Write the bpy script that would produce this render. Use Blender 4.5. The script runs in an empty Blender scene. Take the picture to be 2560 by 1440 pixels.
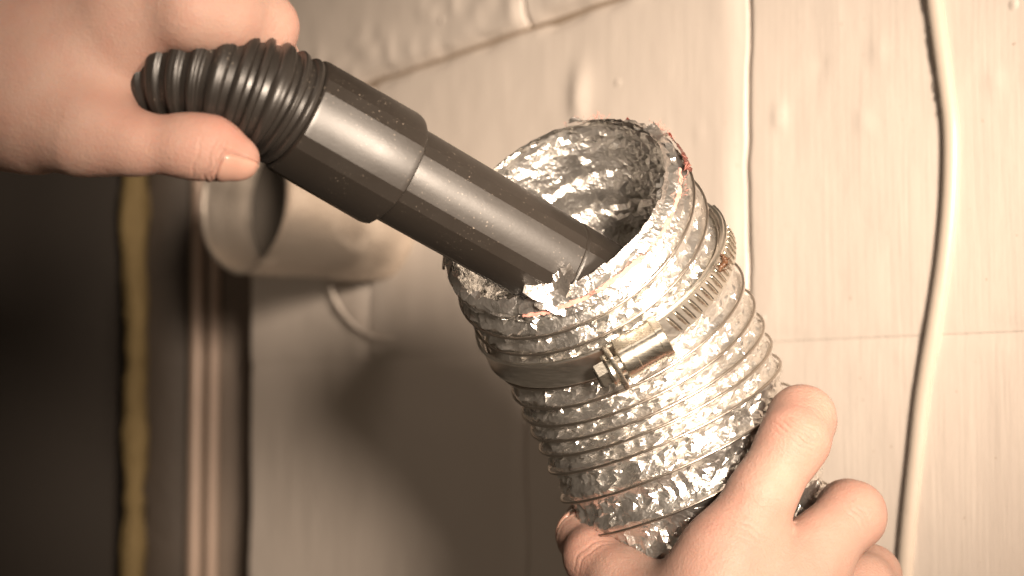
import bpy, bmesh, math, random
import numpy as np
from mathutils import Vector, Matrix

random.seed(7); rng = np.random.default_rng(11)
sc = bpy.context.scene
col = sc.collection

# ------------------------------------------------------------------ camera
FOCAL = 55.0
F = 2560 * FOCAL / 36.0            # focal length in photograph pixels
PITCH = math.radians(4.0)
CAM = Vector((0, 0, 1.3))
cam_d = bpy.data.cameras.new('camera'); cam = bpy.data.objects.new('camera', cam_d); col.objects.link(cam)
cam.location = CAM; cam.rotation_euler = (math.pi / 2 + PITCH, 0, 0)
cam_d.lens = FOCAL; cam_d.sensor_width = 36; cam_d.clip_start = 0.02; cam_d.clip_end = 50
cam_d.dof.use_dof = True; cam_d.dof.focus_distance = 0.492; cam_d.dof.aperture_fstop = 9.5
sc.camera = cam
RIG = Matrix.Translation(CAM) @ Matrix.Rotation(PITCH, 4, 'X')   # x right, y depth, z up as the camera sees it

# ------------------------------------------------------------------ light
w = bpy.data.worlds.new('World'); sc.world = w; w.use_nodes = True
bg = w.node_tree.nodes['Background']; bg.inputs[0].default_value = (1.0, 0.76, 0.54, 1); bg.inputs[1].default_value = 0.062

def lamp(name, loc, aim, power, size, colr, spot=None, blend=1.0):
    d = bpy.data.lights.new(name, 'SPOT' if spot else 'AREA')
    d.energy = power; d.color = colr
    if spot:
        d.spot_size = math.radians(spot); d.spot_blend = blend; d.shadow_soft_size = size
    else:
        d.shape = 'DISK'; d.size = size
    o = bpy.data.objects.new(name, d); col.objects.link(o)
    p = RIG @ Vector(loc); q = RIG @ Vector(aim)
    o.location = p; o.rotation_euler = (q - p).to_track_quat('-Z', 'Y').to_euler()
    return o
lamp('key_lamp', (0.25, -0.47, 0.18), (0.06, 0.60, 0.035), 162, 0.10, (1.0, 0.815, 0.645), spot=28.5, blend=1.0)
lamp('nozzle_sheen_fill', (0.42, 0.0, 0.03), (-0.01, 0.49, 0.02), 20, 0.06, (1.0, 0.815, 0.645), spot=34, blend=1.0)  # added spot, puts sheen on the nozzle facets and lifts the foil
lamp('overhead_fill', (-0.55, 0.05, 1.1), (0.0, 0.7, 0.0), 1.4, 0.5, (1.0, 0.82, 0.66))  # added weak fill from above, no actual fixture there

sc.view_settings.view_transform = 'Standard'; sc.view_settings.look = 'None'
sc.view_settings.exposure = 0.0; sc.view_settings.gamma = 1.0; sc.view_settings.use_curve_mapping = False
sc.render.engine = 'CYCLES'
sc.cycles.use_denoising = True
sc.cycles.max_bounces = 8; sc.cycles.glossy_bounces = 4; sc.cycles.diffuse_bounces = 3
sc.cycles.sample_clamp_indirect = 6.0
sc.cycles.caustics_reflective = False

# ------------------------------------------------------------------ helpers
def P(px, py, d):                       # photograph pixel + depth -> rig metres
    return np.array([(px - 1280) / F * d, d, (720 - py) / F * d])
def nrm(v):
    v = np.asarray(v, float); return v / np.linalg.norm(v)
def tag(o, label, cat, group=None, kind=None):
    o['label'] = label
    if cat: o['category'] = cat
    if group: o['group'] = group
    if kind: o['kind'] = kind
    return o
def empty(name, mat=RIG, at=(0, 0, 0)):
    o = bpy.data.objects.new(name, None); col.objects.link(o)
    o.empty_display_size = 0.02
    o.matrix_world = mat @ Matrix.Translation(Vector(at))
    o['_at'] = [float(x) for x in at]
    return o
def mesh_obj(name, verts, faces, mat, parent=None, matrix=None, smooth=True, angle=None):
    me = bpy.data.meshes.new(name)
    verts = np.asarray(verts, float)
    if parent is not None and '_at' in parent.keys():
        verts = verts - np.array(list(parent['_at']))
    me.from_pydata(verts.tolist(), [], faces if isinstance(faces, list) else faces.tolist()); me.update()
    if smooth:
        me.polygons.foreach_set('use_smooth', [True] * len(me.polygons))
        if angle is not None:
            me.set_sharp_from_angle(angle=math.radians(angle))
    me.materials.append(mat)
    o = bpy.data.objects.new(name, me); col.objects.link(o)
    if parent is not None: o.parent = parent
    elif matrix is not None: o.matrix_world = matrix
    return o
def grid_faces(nu, nv, wrap=False):
    """vertex (i,j) = i*nv+j ; i in nu rows, j in nv columns (wrap closes j)"""
    f = []
    m = nv if wrap else nv - 1
    for i in range(nu - 1):
        for j in range(m):
            k = (j + 1) % nv
            f.append((i * nv + j, i * nv + k, (i + 1) * nv + k, (i + 1) * nv + j))
    return f
def frames(pts, up):
    pts = np.asarray(pts); t = np.gradient(pts, axis=0); t /= np.linalg.norm(t, axis=1)[:, None]
    e1 = np.zeros_like(t); e1[0] = nrm(up - t[0] * np.dot(up, t[0]))
    for i in range(1, len(t)):
        v = e1[i - 1] - t[i] * np.dot(e1[i - 1], t[i]); e1[i] = v / np.linalg.norm(v)
    return t, e1, np.cross(t, e1)
def catmull(ctrl, n):
    c = np.asarray(ctrl, float); c = np.vstack([2 * c[0] - c[1], c, 2 * c[-1] - c[-2]])
    out = []; m = len(c) - 3
    for k in range(n):
        x = k / (n - 1) * m; i = min(int(x), m - 1); f = x - i
        a, b, d, e = c[i:i + 4]
        out.append(0.5 * ((2 * b) + (-a + d) * f + (2 * a - 5 * b + 4 * d - e) * f * f + (-a + 3 * b - 3 * d + e) * f ** 3))
    return np.array(out)
def resample(pts, step):
    L = np.concatenate([[0], np.cumsum(np.linalg.norm(np.diff(pts, axis=0), axis=1))])
    s = np.arange(0, L[-1], step)
    return np.stack([np.interp(s, L, pts[:, k]) for k in range(3)], 1), s
def tube(pts, rad, n=10, up=(0.1, -1, 0.2), caps=True):
    pts = np.asarray(pts); t, e1, e2 = frames(pts, np.array(up, float))
    rad = np.broadcast_to(np.asarray(rad, float), (len(pts),))
    a = np.arange(n) * 2 * math.pi / n
    v = pts[:, None] + rad[:, None, None] * (np.cos(a)[None, :, None] * e1[:, None] + np.sin(a)[None, :, None] * e2[:, None])
    f = grid_faces(len(pts), n, True)
    if caps: f += [tuple(range(n))[::-1], tuple((len(pts) - 1) * n + k for k in range(n))]
    return v.reshape(-1, 3), f
def vnoise(x, y, seed=0):
    r = np.random.default_rng(seed).random((256, 256))
    xi = np.floor(x).astype(int); yi = np.floor(y).astype(int); fx = x - xi; fy = y - yi
    fx = fx * fx * (3 - 2 * fx); fy = fy * fy * (3 - 2 * fy)
    g = lambda i, j: r[i % 256, j % 256]
    return (g(xi, yi) * (1 - fx) * (1 - fy) + g(xi + 1, yi) * fx * (1 - fy) + g(xi, yi + 1) * (1 - fx) * fy + g(xi + 1, yi + 1) * fx * fy) * 2 - 1
def merge(parts):
    V = []; Fc = []; n = 0
    for v, f in parts:
        V.append(np.asarray(v)); Fc += [tuple(int(i) + n for i in q) for q in f]; n += len(v)
    return np.vstack(V), Fc
def box(c, ax, ay, az, hx, hy, hz, bev=0.0):
    """box round centre c with axes and half sizes; bev chamfers it (24-vertex chamfer box)"""
    c = np.asarray(c); V = []; Fc = []
    bm = bmesh.new(); bmesh.ops.create_cube(bm, size=2.0)
    for v in bm.verts: v.co = Vector((v.co.x * hx, v.co.y * hy, v.co.z * hz))
    if bev > 0: bmesh.ops.bevel(bm, geom=list(bm.edges), offset=bev, segments=2, affect='EDGES', profile=0.5)
    bm.verts.index_update()
    for v in bm.verts: V.append(c + np.asarray(ax) * v.co.x + np.asarray(ay) * v.co.y + np.asarray(az) * v.co.z)
    for f in bm.faces: Fc.append(tuple(v.index for v in f.verts))
    bm.free(); return np.array(V), Fc

# ------------------------------------------------------------------ materials
class NT:
    def __init__(s, name):
        s.m = bpy.data.materials.new(name); s.m.use_nodes = True; s.t = s.m.node_tree
        s.b = s.t.nodes['Principled BSDF']
        s.tc = s.t.nodes.new('ShaderNodeTexCoord')
    def n(s, kind, **kw):
        x = s.t.nodes.new('ShaderNode' + kind)
        for k, v in kw.items():
            if k in x.inputs: x.inputs[k].default_value = v
            else: setattr(x, k, v)
        return x
    def l(s, a, b): s.t.links.new(a, b)
    def coords(s, scale=(1, 1, 1), rot=(0, 0, 0)):
        m = s.n('Mapping'); m.inputs['Scale'].default_value = scale; m.inputs['Rotation'].default_value = rot
        s.l(s.tc.outputs['Object'], m.inputs['Vector']); return m.outputs[0]
    def noise(s, scale, vec=None, detail=3.0, rough=0.5, dist=0.0):
        x = s.n('TexNoise'); x.inputs['Scale'].default_value = scale; x.inputs['Detail'].default_value = detail
        x.inputs['Roughness'].default_value = rough; x.inputs['Distortion'].default_value = dist
        s.l(vec if vec is not None else s.tc.outputs['Object'], x.inputs['Vector']); return x.outputs['Fac']
    def ramp(s, fac, stops):
        x = s.n('ValToRGB'); e = x.color_ramp.elements
        while len(e) > 1: e.remove(e[-1])
        e[0].position = stops[0][0]; e[0].color = (*stops[0][1], 1) if len(stops[0][1]) == 3 else stops[0][1]
        for p, c in stops[1:]:
            q = e.new(p); q.color = (*c, 1)
        s.l(fac, x.inputs[0]); return x.outputs[0]
    def mix(s, fac, a, b):
        x = s.n('Mix', data_type='RGBA')
        if isinstance(fac, float): x.inputs[0].default_value = fac
        else: s.l(fac, x.inputs[0])
        for k, v in ((6, a), (7, b)):
            if isinstance(v, tuple): x.inputs[k].default_value = (*v, 1)
            else: s.l(v, x.inputs[k])
        return x.outputs[2]
    def math(s, op, a, b=0.0):
        x = s.n('Math', operation=op)
        for k, v in ((0, a), (1, b)):
            if isinstance(v, (int, float)): x.inputs[k].default_value = v
            else: s.l(v, x.inputs[k])
        return x.outputs[0]
    def bump(s, h, strength, dist, normal=None):
        x = s.n('Bump'); x.inputs['Strength'].default_value = strength; x.inputs['Distance'].default_value = dist
        s.l(h, x.inputs['Height'])
        if normal is not None: s.l(normal, x.inputs['Normal'])
        return x.outputs[0]
    def set(s, **kw):
        for k, v in kw.items():
            k = k.replace('_', ' ')
            if isinstance(v, (int, float)): s.b.inputs[k].default_value = v
            elif isinstance(v, tuple): s.b.inputs[k].default_value = (*v, 1) if (len(v) == 3 and k != 'Subsurface Radius') else v
            else: s.l(v, s.b.inputs[k])
        return s

def skin_mat(name, a, b, red):
    s = NT(name)
    n1 = s.noise(38, detail=4); c = s.mix(n1, a, b)
    at = s.n('Attribute', attribute_name='blush')
    n2 = s.noise(190, detail=3)
    f = s.math('MULTIPLY', at.outputs['Fac'], s.math('ADD', s.math('MULTIPLY', n2, 0.7), 0.35))
    c = s.mix(f, c, red)
    c = s.mix(s.math('MULTIPLY', s.ramp(s.noise(120, detail=4, rough=0.6), [(0.42, (0, 0, 0)), (0.7, (1, 1, 1))]), 0.38), c, tuple(0.5 * (x + y) for x, y in zip(a, red)))
    n3 = s.noise(620, detail=2); c = s.mix(s.math('MULTIPLY', n3, 0.22), c, tuple(x * 0.72 for x in a))
    v = s.n('TexVoronoi'); v.inputs['Scale'].default_value = 1300; s.l(s.tc.outputs['Object'], v.inputs['Vector'])
    nb = s.noise(420, detail=4, rough=0.6)
    b1 = s.bump(v.outputs['Distance'], 0.35, 0.0003)
    b2 = s.bump(nb, 0.30, 0.0007, b1)
    r = s.n('MapRange'); r.inputs[3].default_value = 0.48; r.inputs[4].default_value = 0.68; s.l(s.noise(90), r.inputs[0])
    s.set(Base_Color=c, Roughness=r.outputs[0], Normal=b2, Subsurface_Weight=0.22, Subsurface_Radius=(1.0, 0.36, 0.2), Subsurface_Scale=0.0035)
    s.b.inputs['Specular IOR Level'].default_value = 0.28
    return s.m
M = {}
M['skin'] = skin_mat('skin', (0.385, 0.247, 0.198), (0.435, 0.292, 0.24), (0.43, 0.16, 0.125))
s = NT('nail'); s.set(Base_Color=s.mix(s.noise(160), (0.48, 0.30, 0.24), (0.43, 0.24, 0.185)), Roughness=0.22, Subsurface_Weight=0.2, Subsurface_Radius=(1.0, 0.4, 0.25), Subsurface_Scale=0.002); M['nail'] = s.m

def plastic(name, base, rough, dust, spec=0.95):
    s = NT(name)
    nv = s.noise(900, detail=2); sp = s.ramp(s.noise(1500, detail=1.0), [(0.70, (0, 0, 0)), (0.76, (1, 1, 1))])
    area = s.ramp(s.noise(55, detail=3), [(0.42, (0, 0, 0)), (0.66, (1, 1, 1))])
    f = s.math('MULTIPLY', s.math('MULTIPLY', sp, area), dust)
    scr = s.ramp(s.noise(120, s.coords((9, 1.2, 5), (0.3, 0.5, 0.2)), detail=4, rough=0.7), [(0.66, (0, 0, 0)), (0.74, (1, 1, 1))])
    f2 = s.math('ADD', f, s.math('MULTIPLY', scr, dust * 0.10))
    c = s.mix(f2, base, (0.42, 0.35, 0.28))
    c = s.mix(s.math('MULTIPLY', s.noise(28, detail=4), 0.5), c, tuple(x * 1.7 + 0.004 for x in base))
    r = s.n('MapRange'); r.inputs[3].default_value = rough - 0.08; r.inputs[4].default_value = rough + 0.12; s.l(s.noise(70, detail=5, rough=0.65), r.inputs[0])
    s.set(Base_Color=c, Roughness=r.outputs[0], Normal=s.bump(nv, 0.06, 0.0003)); s.b.inputs['Specular IOR Level'].default_value = spec
    return s.m
M['plastic'] = plastic('black_plastic', (0.016, 0.0128, 0.0102), 0.36, 0.9)
M['rubber'] = plastic('black_ribbed_plastic', (0.018, 0.0155, 0.0135), 0.34, 0.55, 0.55)

def foil_mat(name, rough, tint, fine):
    s = NT(name)
    v = s.n('TexVoronoi'); v.inputs['Scale'].default_value = 620
    wv = s.n('MixRGB', blend_type='ADD') if False else None
    nd = s.n('TexNoise'); nd.inputs['Scale'].default_value = 260; s.l(s.tc.outputs['Object'], nd.inputs['Vector'])
    ad = s.n('VectorMath', operation='MULTIPLY_ADD'); s.l(nd.outputs['Color'], ad.inputs[0]); ad.inputs[1].default_value = (0.004,) * 3; s.l(s.tc.outputs['Object'], ad.inputs[2])
    s.l(ad.outputs[0], v.inputs['Vector'])
    b1 = s.bump(v.outputs['Distance'], fine, 0.0012)
    b2 = s.bump(s.noise(330, detail=5, rough=0.6, dist=1.2), fine * 1.1, 0.0012, b1)
    r = s.n('MapRange'); r.inputs[3].default_value = rough * 0.6; r.inputs[4].default_value = rough * 1.5; s.l(s.noise(130, detail=3), r.inputs[0])
    c = s.mix(s.noise(60, detail=3), tint, tuple(x * 0.86 for x in tint))
    s.set(Base_Color=c, Metallic=0.95, Roughness=r.outputs[0], Normal=b2)
    return s.m
M['foil'] = foil_mat('aluminium_foil', 0.29, (0.95, 0.925, 0.885), 0.20)
M['lining'] = foil_mat('inner_foil', 0.36, (0.90, 0.87, 0.83), 0.30)
M['foil_edge'] = foil_mat('torn_foil', 0.30, (0.80, 0.76, 0.72), 0.22)
s = NT('wire'); s.set(Base_Color=(0.50, 0.45, 0.40), Metallic=1.0, Roughness=0.36, Normal=s.bump(s.noise(700), 0.25, 0.0004)); M['wire'] = s.m
s = NT('red_film'); s.set(Base_Color=s.mix(s.noise(300, detail=4), (0.13, 0.024, 0.016), (0.07, 0.014, 0.010)), Roughness=0.22, Normal=s.bump(s.noise(420, detail=4), 0.5, 0.001)); M['red_film'] = s.m
s = NT('pink_fibre'); s.set(Base_Color=s.mix(s.noise(500), (0.55, 0.20, 0.16), (0.66, 0.36, 0.30)), Roughness=0.7); M['pink'] = s.m
def steel(name, c1, c2, rough):
    s = NT(name)
    s.set(Base_Color=s.mix(s.noise(90, detail=4), c1, c2), Metallic=1.0, Roughness=s.math('ADD', s.math('MULTIPLY', s.noise(260, s.coords((1, 1, 6)), detail=4), 0.2), rough - 0.06), Normal=s.bump(s.noise(900, detail=3), 0.14, 0.0004))
    return s.m
M['band'] = steel('clamp_steel', (0.82, 0.79, 0.73), (0.70, 0.66, 0.60), 0.31)
M['screw'] = steel('plated_screw', (0.80, 0.76, 0.68), (0.70, 0.66, 0.56), 0.24)
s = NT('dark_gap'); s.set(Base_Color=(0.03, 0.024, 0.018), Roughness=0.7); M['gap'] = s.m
s = NT('husk'); s.set(Base_Color=s.mix(s.noise(900), (0.05, 0.022, 0.010), (0.13, 0.06, 0.028)), Roughness=0.4); M['husk'] = s.m

def paint(name, c1, c2, brush=1.0):
    s = NT(name)
    st = s.noise(420, s.coords((1, 1, 0.05)), detail=3, rough=0.55)
    st2 = s.noise(150, s.coords((1, 1, 0.10)), detail=3, rough=0.5)
    lump = s.noise(75, detail=4, rough=0.5)
    vo = s.n('TexVoronoi'); vo.inputs['Scale'].default_value = 26; s.l(s.tc.outputs['Object'], vo.inputs['Vector'])
    dot = s.ramp(vo.outputs['Distance'], [(0.0, (1, 1, 1)), (0.075, (0, 0, 0))])
    pick = s.ramp(s.noise(21, detail=1), [(0.50, (0, 0, 0)), (0.56, (1, 1, 1))])
    blob = s.math('MULTIPLY', dot, pick)
    b1 = s.bump(st, 0.13 * brush, 0.0012); b2 = s.bump(st2, 0.05 * brush, 0.003, b1)
    b3 = s.bump(lump, 0.09, 0.003, b2); b4 = s.bump(blob, 0.6, 0.0018, b3)
    c = s.mix(s.noise(9, detail=4), c1, c2)
    spk = s.ramp(s.noise(330, detail=2), [(0.735, (0, 0, 0)), (0.76, (1, 1, 1))])
    c = s.mix(s.math('MULTIPLY', spk, 0.55), c, (0.36, 0.24, 0.15))
    c = s.mix(s.math('MULTIPLY', s.noise(70, s.coords((1, 1, 0.14)), detail=4), 0.06), c, (0.62, 0.50, 0.40))
    s.set(Base_Color=c, Roughness=0.48, Normal=b4); s.b.inputs['Specular IOR Level'].default_value = 0.4
    return s.m
M['paint'] = paint('cream_wall_paint', (0.81, 0.73, 0.66), (0.785, 0.70, 0.625))
M['joint'] = paint('grimy_mortar', (0.40, 0.32, 0.25), (0.30, 0.23, 0.17), 0.3)
s = NT('cable_paint')
zc = s.n('SeparateXYZ'); s.l(s.tc.outputs['Object'], zc.inputs[0])
crk = s.ramp(s.noise(160, s.coords((1.4, 1.4, 0.12)), detail=4, rough=0.6), [(0.665, (0, 0, 0)), (0.69, (1, 1, 1))])
cc = s.mix(s.noise(20, detail=4), (0.52, 0.455, 0.39), (0.47, 0.405, 0.34)); cc = s.mix(s.math('MULTIPLY', crk, 0.6), cc, (0.20, 0.13, 0.08))
s.set(Base_Color=cc, Roughness=0.36, Normal=s.bump(s.noise(220, detail=3), 0.12, 0.001)); M['cable'] = s.m
s = NT('crack'); s.set(Base_Color=(0.05, 0.035, 0.022), Roughness=0.8); M['crack'] = s.m
M['duct_steel'] = steel('painted_over_sheet_steel', (0.74, 0.67, 0.60), (0.60, 0.53, 0.46), 0.36)
s = NT('vent_steel')
pa = s.ramp(s.noise(16, detail=4, rough=0.55), [(0.50, (0, 0, 0)), (0.70, (1, 1, 1))])
s.set(Base_Color=s.mix(pa, (0.62, 0.55, 0.48), (0.80, 0.70, 0.60)), Metallic=s.math('SUBTRACT', 0.92, s.math('MULTIPLY', pa, 0.45)), Roughness=0.42, Normal=s.bump(s.noise(30, detail=3), 0.25, 0.006)); M['vent'] = s.m
def plain(name, c1, c2, rough, sc_=30, bump=0.2):
    s = NT(name); s.set(Base_Color=s.mix(s.noise(sc_, detail=4), c1, c2), Roughness=rough, Normal=s.bump(s.noise(sc_ * 4, detail=3), bump, 0.003)); return s.m
M['dark_wood'] = plain('dark_wood', (0.065, 0.047, 0.033), (0.042, 0.030, 0.021), 0.6)
M['taupe'] = plain('taupe_board', (0.20, 0.155, 0.12), (0.15, 0.115, 0.09), 0.6)
M['bead'] = plain('pinkish_bead', (0.54, 0.41, 0.33), (0.46, 0.34, 0.27), 0.4)
M['foam'] = plain('yellow_foam', (0.23, 0.165, 0.07), (0.17, 0.12, 0.05), 0.8, 60, 0.6)
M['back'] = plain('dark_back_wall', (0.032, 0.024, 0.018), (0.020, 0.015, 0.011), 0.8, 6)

# ------------------------------------------------------------------ setting: the painted block wall
WA = math.radians(34.0)
wdir = Vector((-math.sin(WA), math.cos(WA), 0)); wn = Vector((-math.cos(WA), -math.sin(WA), 0))
KS = 0.87
W0 = RIG @ Vector(P(1868, 720, 0.806 * KS))
WALL = Matrix(((wdir.x, wn.x, 0, W0.x), (wdir.y, wn.y, 0, W0.y), (0, 0, 1, W0.z), (0, 0, 0, 1)))   # x along the wall (away), y out of the wall, z up
WINV = WALL.inverted()
def wall_hit(px, py):
    o = WINV @ CAM; q = WINV @ (RIG @ Vector(P(px, py, 1.0))); d = q - o
    t = -o.y / d.y; h = o + d * t
    return h.x, h.z
zt = 0.5 * (wall_hit(1470, 12)[1] + wall_hit(1010, 178)[1]); zm = wall_hit(2150, 846)[1]
print('course', zt, zm, zt - zm, [round(wall_hit(x, 500)[0], 3) for x in (620, 917, 1240, 1868)])
S_END = wall_hit(622, 900)[0]
CH = zt - zm; BL = 0.405 * KS
wall = mesh_obj('wall', *box((( S_END - 0.9) / 2, -0.0545, 0.0), (1, 0, 0), (0, 1, 0), (0, 0, 1), (S_END + 0.9) / 2, 0.05, 0.62), M['joint'], matrix=WALL, smooth=False)
tag(wall, 'cream painted block wall receding to the left', None, kind='structure')
lumps = []
for px, py, hh, rr in ((1452, 215, 0.0030, 0.008), (1446, 262, 0.0022, 0.007), (1948, 292, 0.0022, 0.0028), (2490, 200, 0.0012, 0.002), (1745, 330, 0.0010, 0.002), (2195, 128, 0.0010, 0.003), (2160, 305, 0.001, 0.003), (2050, 165, -0.0012, 0.0022), (1290, 20, 0.003, 0.010)):
    a, b = wall_hit(px, py); lumps.append((a, b, hh, rr))
for k in range(60):
    lumps.append((rng.uniform(-0.3, 0.35), rng.uniform(-0.3, 0.35), rng.uniform(0.0003, 0.0010), rng.uniform(0.0010, 0.0024)))
def samples(a, b, step):
    n = max(2, int((b - a) / step)); core = np.linspace(a, b, n + 1)
    e = np.array([0.0008, 0.0018, 0.003, 0.0045, 0.0065])
    return np.unique(np.concatenate([core, a + e, b - e]))
def block(s0, s1, z0, z1, step, name='concrete_block'):
    g = 0.0014
    S = samples(s0 + g, s1 - g, step); Z = samples(z0 + (g if abs(z0 - zt) < 0.01 else 0.0), z1 - (g if abs(z1 - zt) < 0.01 else 0.0), step)
    SS, ZZ = np.meshgrid(S, Z, indexing='ij')
    wob = 0.0018 * vnoise(SS * 60, ZZ * 60, 5)
    ds = np.minimum(SS - s0, s1 - SS); dz = np.minimum(ZZ - z0, z1 - ZZ)
    near_ = (SS - s0) < (s1 - SS)
    h = -np.where(near_, 0.0018, 0.0052) * np.exp(-(ds / np.where(near_, 0.0085, 0.0020)) ** 2) * (0.75 + 0.5 * vnoise(SS * 9, ZZ * 25, 8))
    top = np.abs(ZZ - zt) < 0.04
    h += np.where(top, -0.0048, -0.0005) * np.exp(-((dz + wob) / np.where(top, 0.0050, 0.005)) ** 2)
    lip = np.exp(-((np.abs(ZZ - zt) - 0.022) / 0.017) ** 2) * (ZZ > zt)
    h += 0.0017 * lip * np.clip(vnoise(SS * 80, ZZ * 110, 3) + 0.1, 0, 1)
    h += 0.0002 * np.exp(-((ds - 0.013) / 0.010) ** 2)
    h += 0.0004 * vnoise(SS * 22, ZZ * 16, 1) + 0.00018 * vnoise(SS * 70, ZZ * 45, 2)
    for a, b, hh, rr in lumps: h += 0.65 * hh * np.exp(-(((SS - a) / rr) ** 2 + ((ZZ - b) / (rr * 1.6)) ** 2))
    wv = (0.0016 * vnoise(ZZ * 24 + 3, ZZ * 0, 71) + 0.0006 * vnoise(ZZ * 90, ZZ * 0, 72)) * np.exp(-(ds / 0.012) ** 2)
    v = np.stack([SS + wv, h, ZZ], -1).reshape(-1, 3); f = grid_faces(len(S), len(Z))
    # skirts down to the mortar
    nS, nZ = len(S), len(Z); ring = [i * nZ for i in range(nS)] + [(nS - 1) * nZ + j for j in range(1, nZ)] + [i * nZ + nZ - 1 for i in range(nS - 2, -1, -1)] + [j for j in range(nZ - 2, 0, -1)]
    base = len(v); low = v[ring].copy(); low[:, 1] = -0.012; v = np.vstack([v, low])
    for k in range(len(ring)):
        q = (k + 1) % len(ring); f.append((ring[k], ring[q], base + q, base + k))
    o = mesh_obj(name, v, f, M['paint'])
    o.parent = wall
for r in range(-2, 2):
    z0 = zm + r * CH; off = 0.0 if r % 2 == 0 else -BL / 2 + 0.03 * 0
    for k in range(-2, 3):
        s0 = off + k * BL; s1 = s0 + BL
        if s0 >= S_END - 0.02 or s1 < -0.45: continue
        block(max(s0, -0.62), min(s1, S_END), z0, z0 + CH, 0.0034 if s0 < 0.3 else 0.006)

def vbox(name, px0, px1, d, thick, mat, z0=-0.6, z1=0.75, bev=0.004, parent=None):
    d = d * KS if d < 1.8 else d
    a = P(px0, 720, d); b = P(px1, 720, d); x0, x1 = a[0], b[0]
    c = ((x0 + x1) / 2, d + thick / 2, CAM.z + (z0 + z1) / 2)
    return mesh_obj(name, *box(c, (1, 0, 0), (0, 1, 0), (0, 0, 1), (x1 - x0) / 2, thick / 2, (z1 - z0) / 2, bev), mat, parent=parent, matrix=None if parent else Matrix())
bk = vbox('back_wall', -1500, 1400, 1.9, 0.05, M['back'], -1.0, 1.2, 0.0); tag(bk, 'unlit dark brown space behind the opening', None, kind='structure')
fr = empty('door_frame', Matrix()); tag(fr, 'dark wooden door frame with two pale vertical beads left of the block wall', 'door frame')
vbox('jamb', 352, 482, 1.46, 0.06, M['dark_wood'], parent=fr)
vbox('casing', 470, 640, 1.44, 0.015, M['taupe'], parent=fr, bev=0.002)
for p0, rr in ((494, 0.0050), (537, 0.0044)):
    c = P(p0, 720, 1.437 * KS)
    v, f = tube([(c[0], c[1], CAM.z + z) for z in np.linspace(-0.6, 0.75, 12)], rr, 14)
    mesh_obj('bead_moulding', v, f, M['bead'], parent=fr)
c = P(338, 720, 1.425 * KS); Z = np.linspace(-0.55, 0.7, 260)
A = np.arange(18) * 2 * math.pi / 18
ZZ, AA = np.meshgrid(Z, A, indexing='ij')
rr = 0.0090 + 0.0035 * vnoise(ZZ * 28, np.cos(AA) * 1.5 + 5, 21) + 0.0024 * vnoise(ZZ * 75, np.sin(AA) * 3 + 9, 22)
xx = c[0] + 0.004 * vnoise(ZZ * 7, ZZ * 0, 23) + rr * np.cos(AA); yy = c[1] + rr * np.sin(AA) * 0.9
fo = mesh_obj('sealant_foam', np.stack([xx, yy, CAM.z + ZZ], -1).reshape(-1, 3), grid_faces(len(Z), 18, True) + [tuple(range(18)), tuple((len(Z) - 1) * 18 + k for k in range(17, -1, -1))], M['foam'], matrix=Matrix())
tag(fo, 'lumpy yellow foam strip running down beside the dark door frame', 'foam sealant')
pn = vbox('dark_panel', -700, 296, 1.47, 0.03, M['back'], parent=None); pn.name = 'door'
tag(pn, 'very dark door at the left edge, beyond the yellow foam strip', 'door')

# ------------------------------------------------------------------ painted cable on the wall
pts = []
for px, py in ((2320, -140), (2346, 60), (2368, 220), (2380, 330), (2378, 480), (2364, 640), (2340, 800), (2310, 980), (2290, 1160), (2272, 1330), (2258, 1500), (2245, 1680)):
    a, b = wall_hit(px, py); pts.append((a, -0.0004, b))
pts = catmull(pts, 150)
v, f = tube(pts, 0.0038, 18, up=(0, 1, 0))
cb = empty('cable', WALL, tuple(pts[-1])); tag(cb, 'cream painted cable running down the wall at the right', 'cable')
mesh_obj('sheath', v, f, M['cable'], parent=cb)
for a0, a1, wd in ((14, 24, 0.0003), (25, 31, 0.0002), (33, 36, 0.0002), (6, 12, 0.00025)):
    q = pts[a0:a1] + np.array([0.0024, 0.0030, 0]); q[:, 0] += 0.0003 * rng.standard_normal(len(q))
    v, f = tube(q, np.abs(wd * (0.6 + 0.6 * rng.random(len(q)))), 6, up=(0, 1, 0)); mesh_obj('paint_crack', v, f, M['crack'], parent=cb)

# ------------------------------------------------------------------ sheet-metal vent pipe
vs, vz = wall_hit(955, 532)
R_P = 0.051 * KS; L_P = 0.118 * KS
vp = empty('vent_pipe', WALL @ Matrix.Translation((vs, 0, vz)) @ Matrix.Rotation(math.radians(9), 4, 'Z')); vs = vz = 0.0; tag(vp, 'open sheet metal pipe stub sticking out of the wall', 'vent pipe')
Y = np.concatenate([np.linspace(-0.04, L_P - 0.004, 26), [L_P - 0.001, L_P, L_P + 0.0002, L_P - 0.0003]])
N = 72; A = np.arange(N) * 2 * math.pi / N
rad = np.full(len(Y), R_P); rad[-3] += 0.0006; rad[-2] += 0.0002; rad[-1] -= 0.0008
YY, AA = np.meshgrid(Y, A, indexing='ij')
RR = rad[:, None] + 0.0009 * vnoise(YY * 40, np.cos(AA) * 2 + 7, 31) + 0.0012 * np.cos(2 * AA + 0.4)
outer = np.stack([vs + RR * np.cos(AA), YY, vz + RR * np.sin(AA)], -1).reshape(-1, 3)
RI = RR[::-1] - 0.0011; YI = YY[::-1]
inner = np.stack([vs + RI * np.cos(AA), YI, vz + RI * np.sin(AA)], -1).reshape(-1, 3)
mesh_obj('pipe_shell', np.vstack([outer, inner]), grid_faces(2 * len(Y), N, True), M['vent'], parent=vp, angle=50)
a = np.arange(40) * 2 * math.pi / 40; rp = R_P - 0.0022
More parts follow.
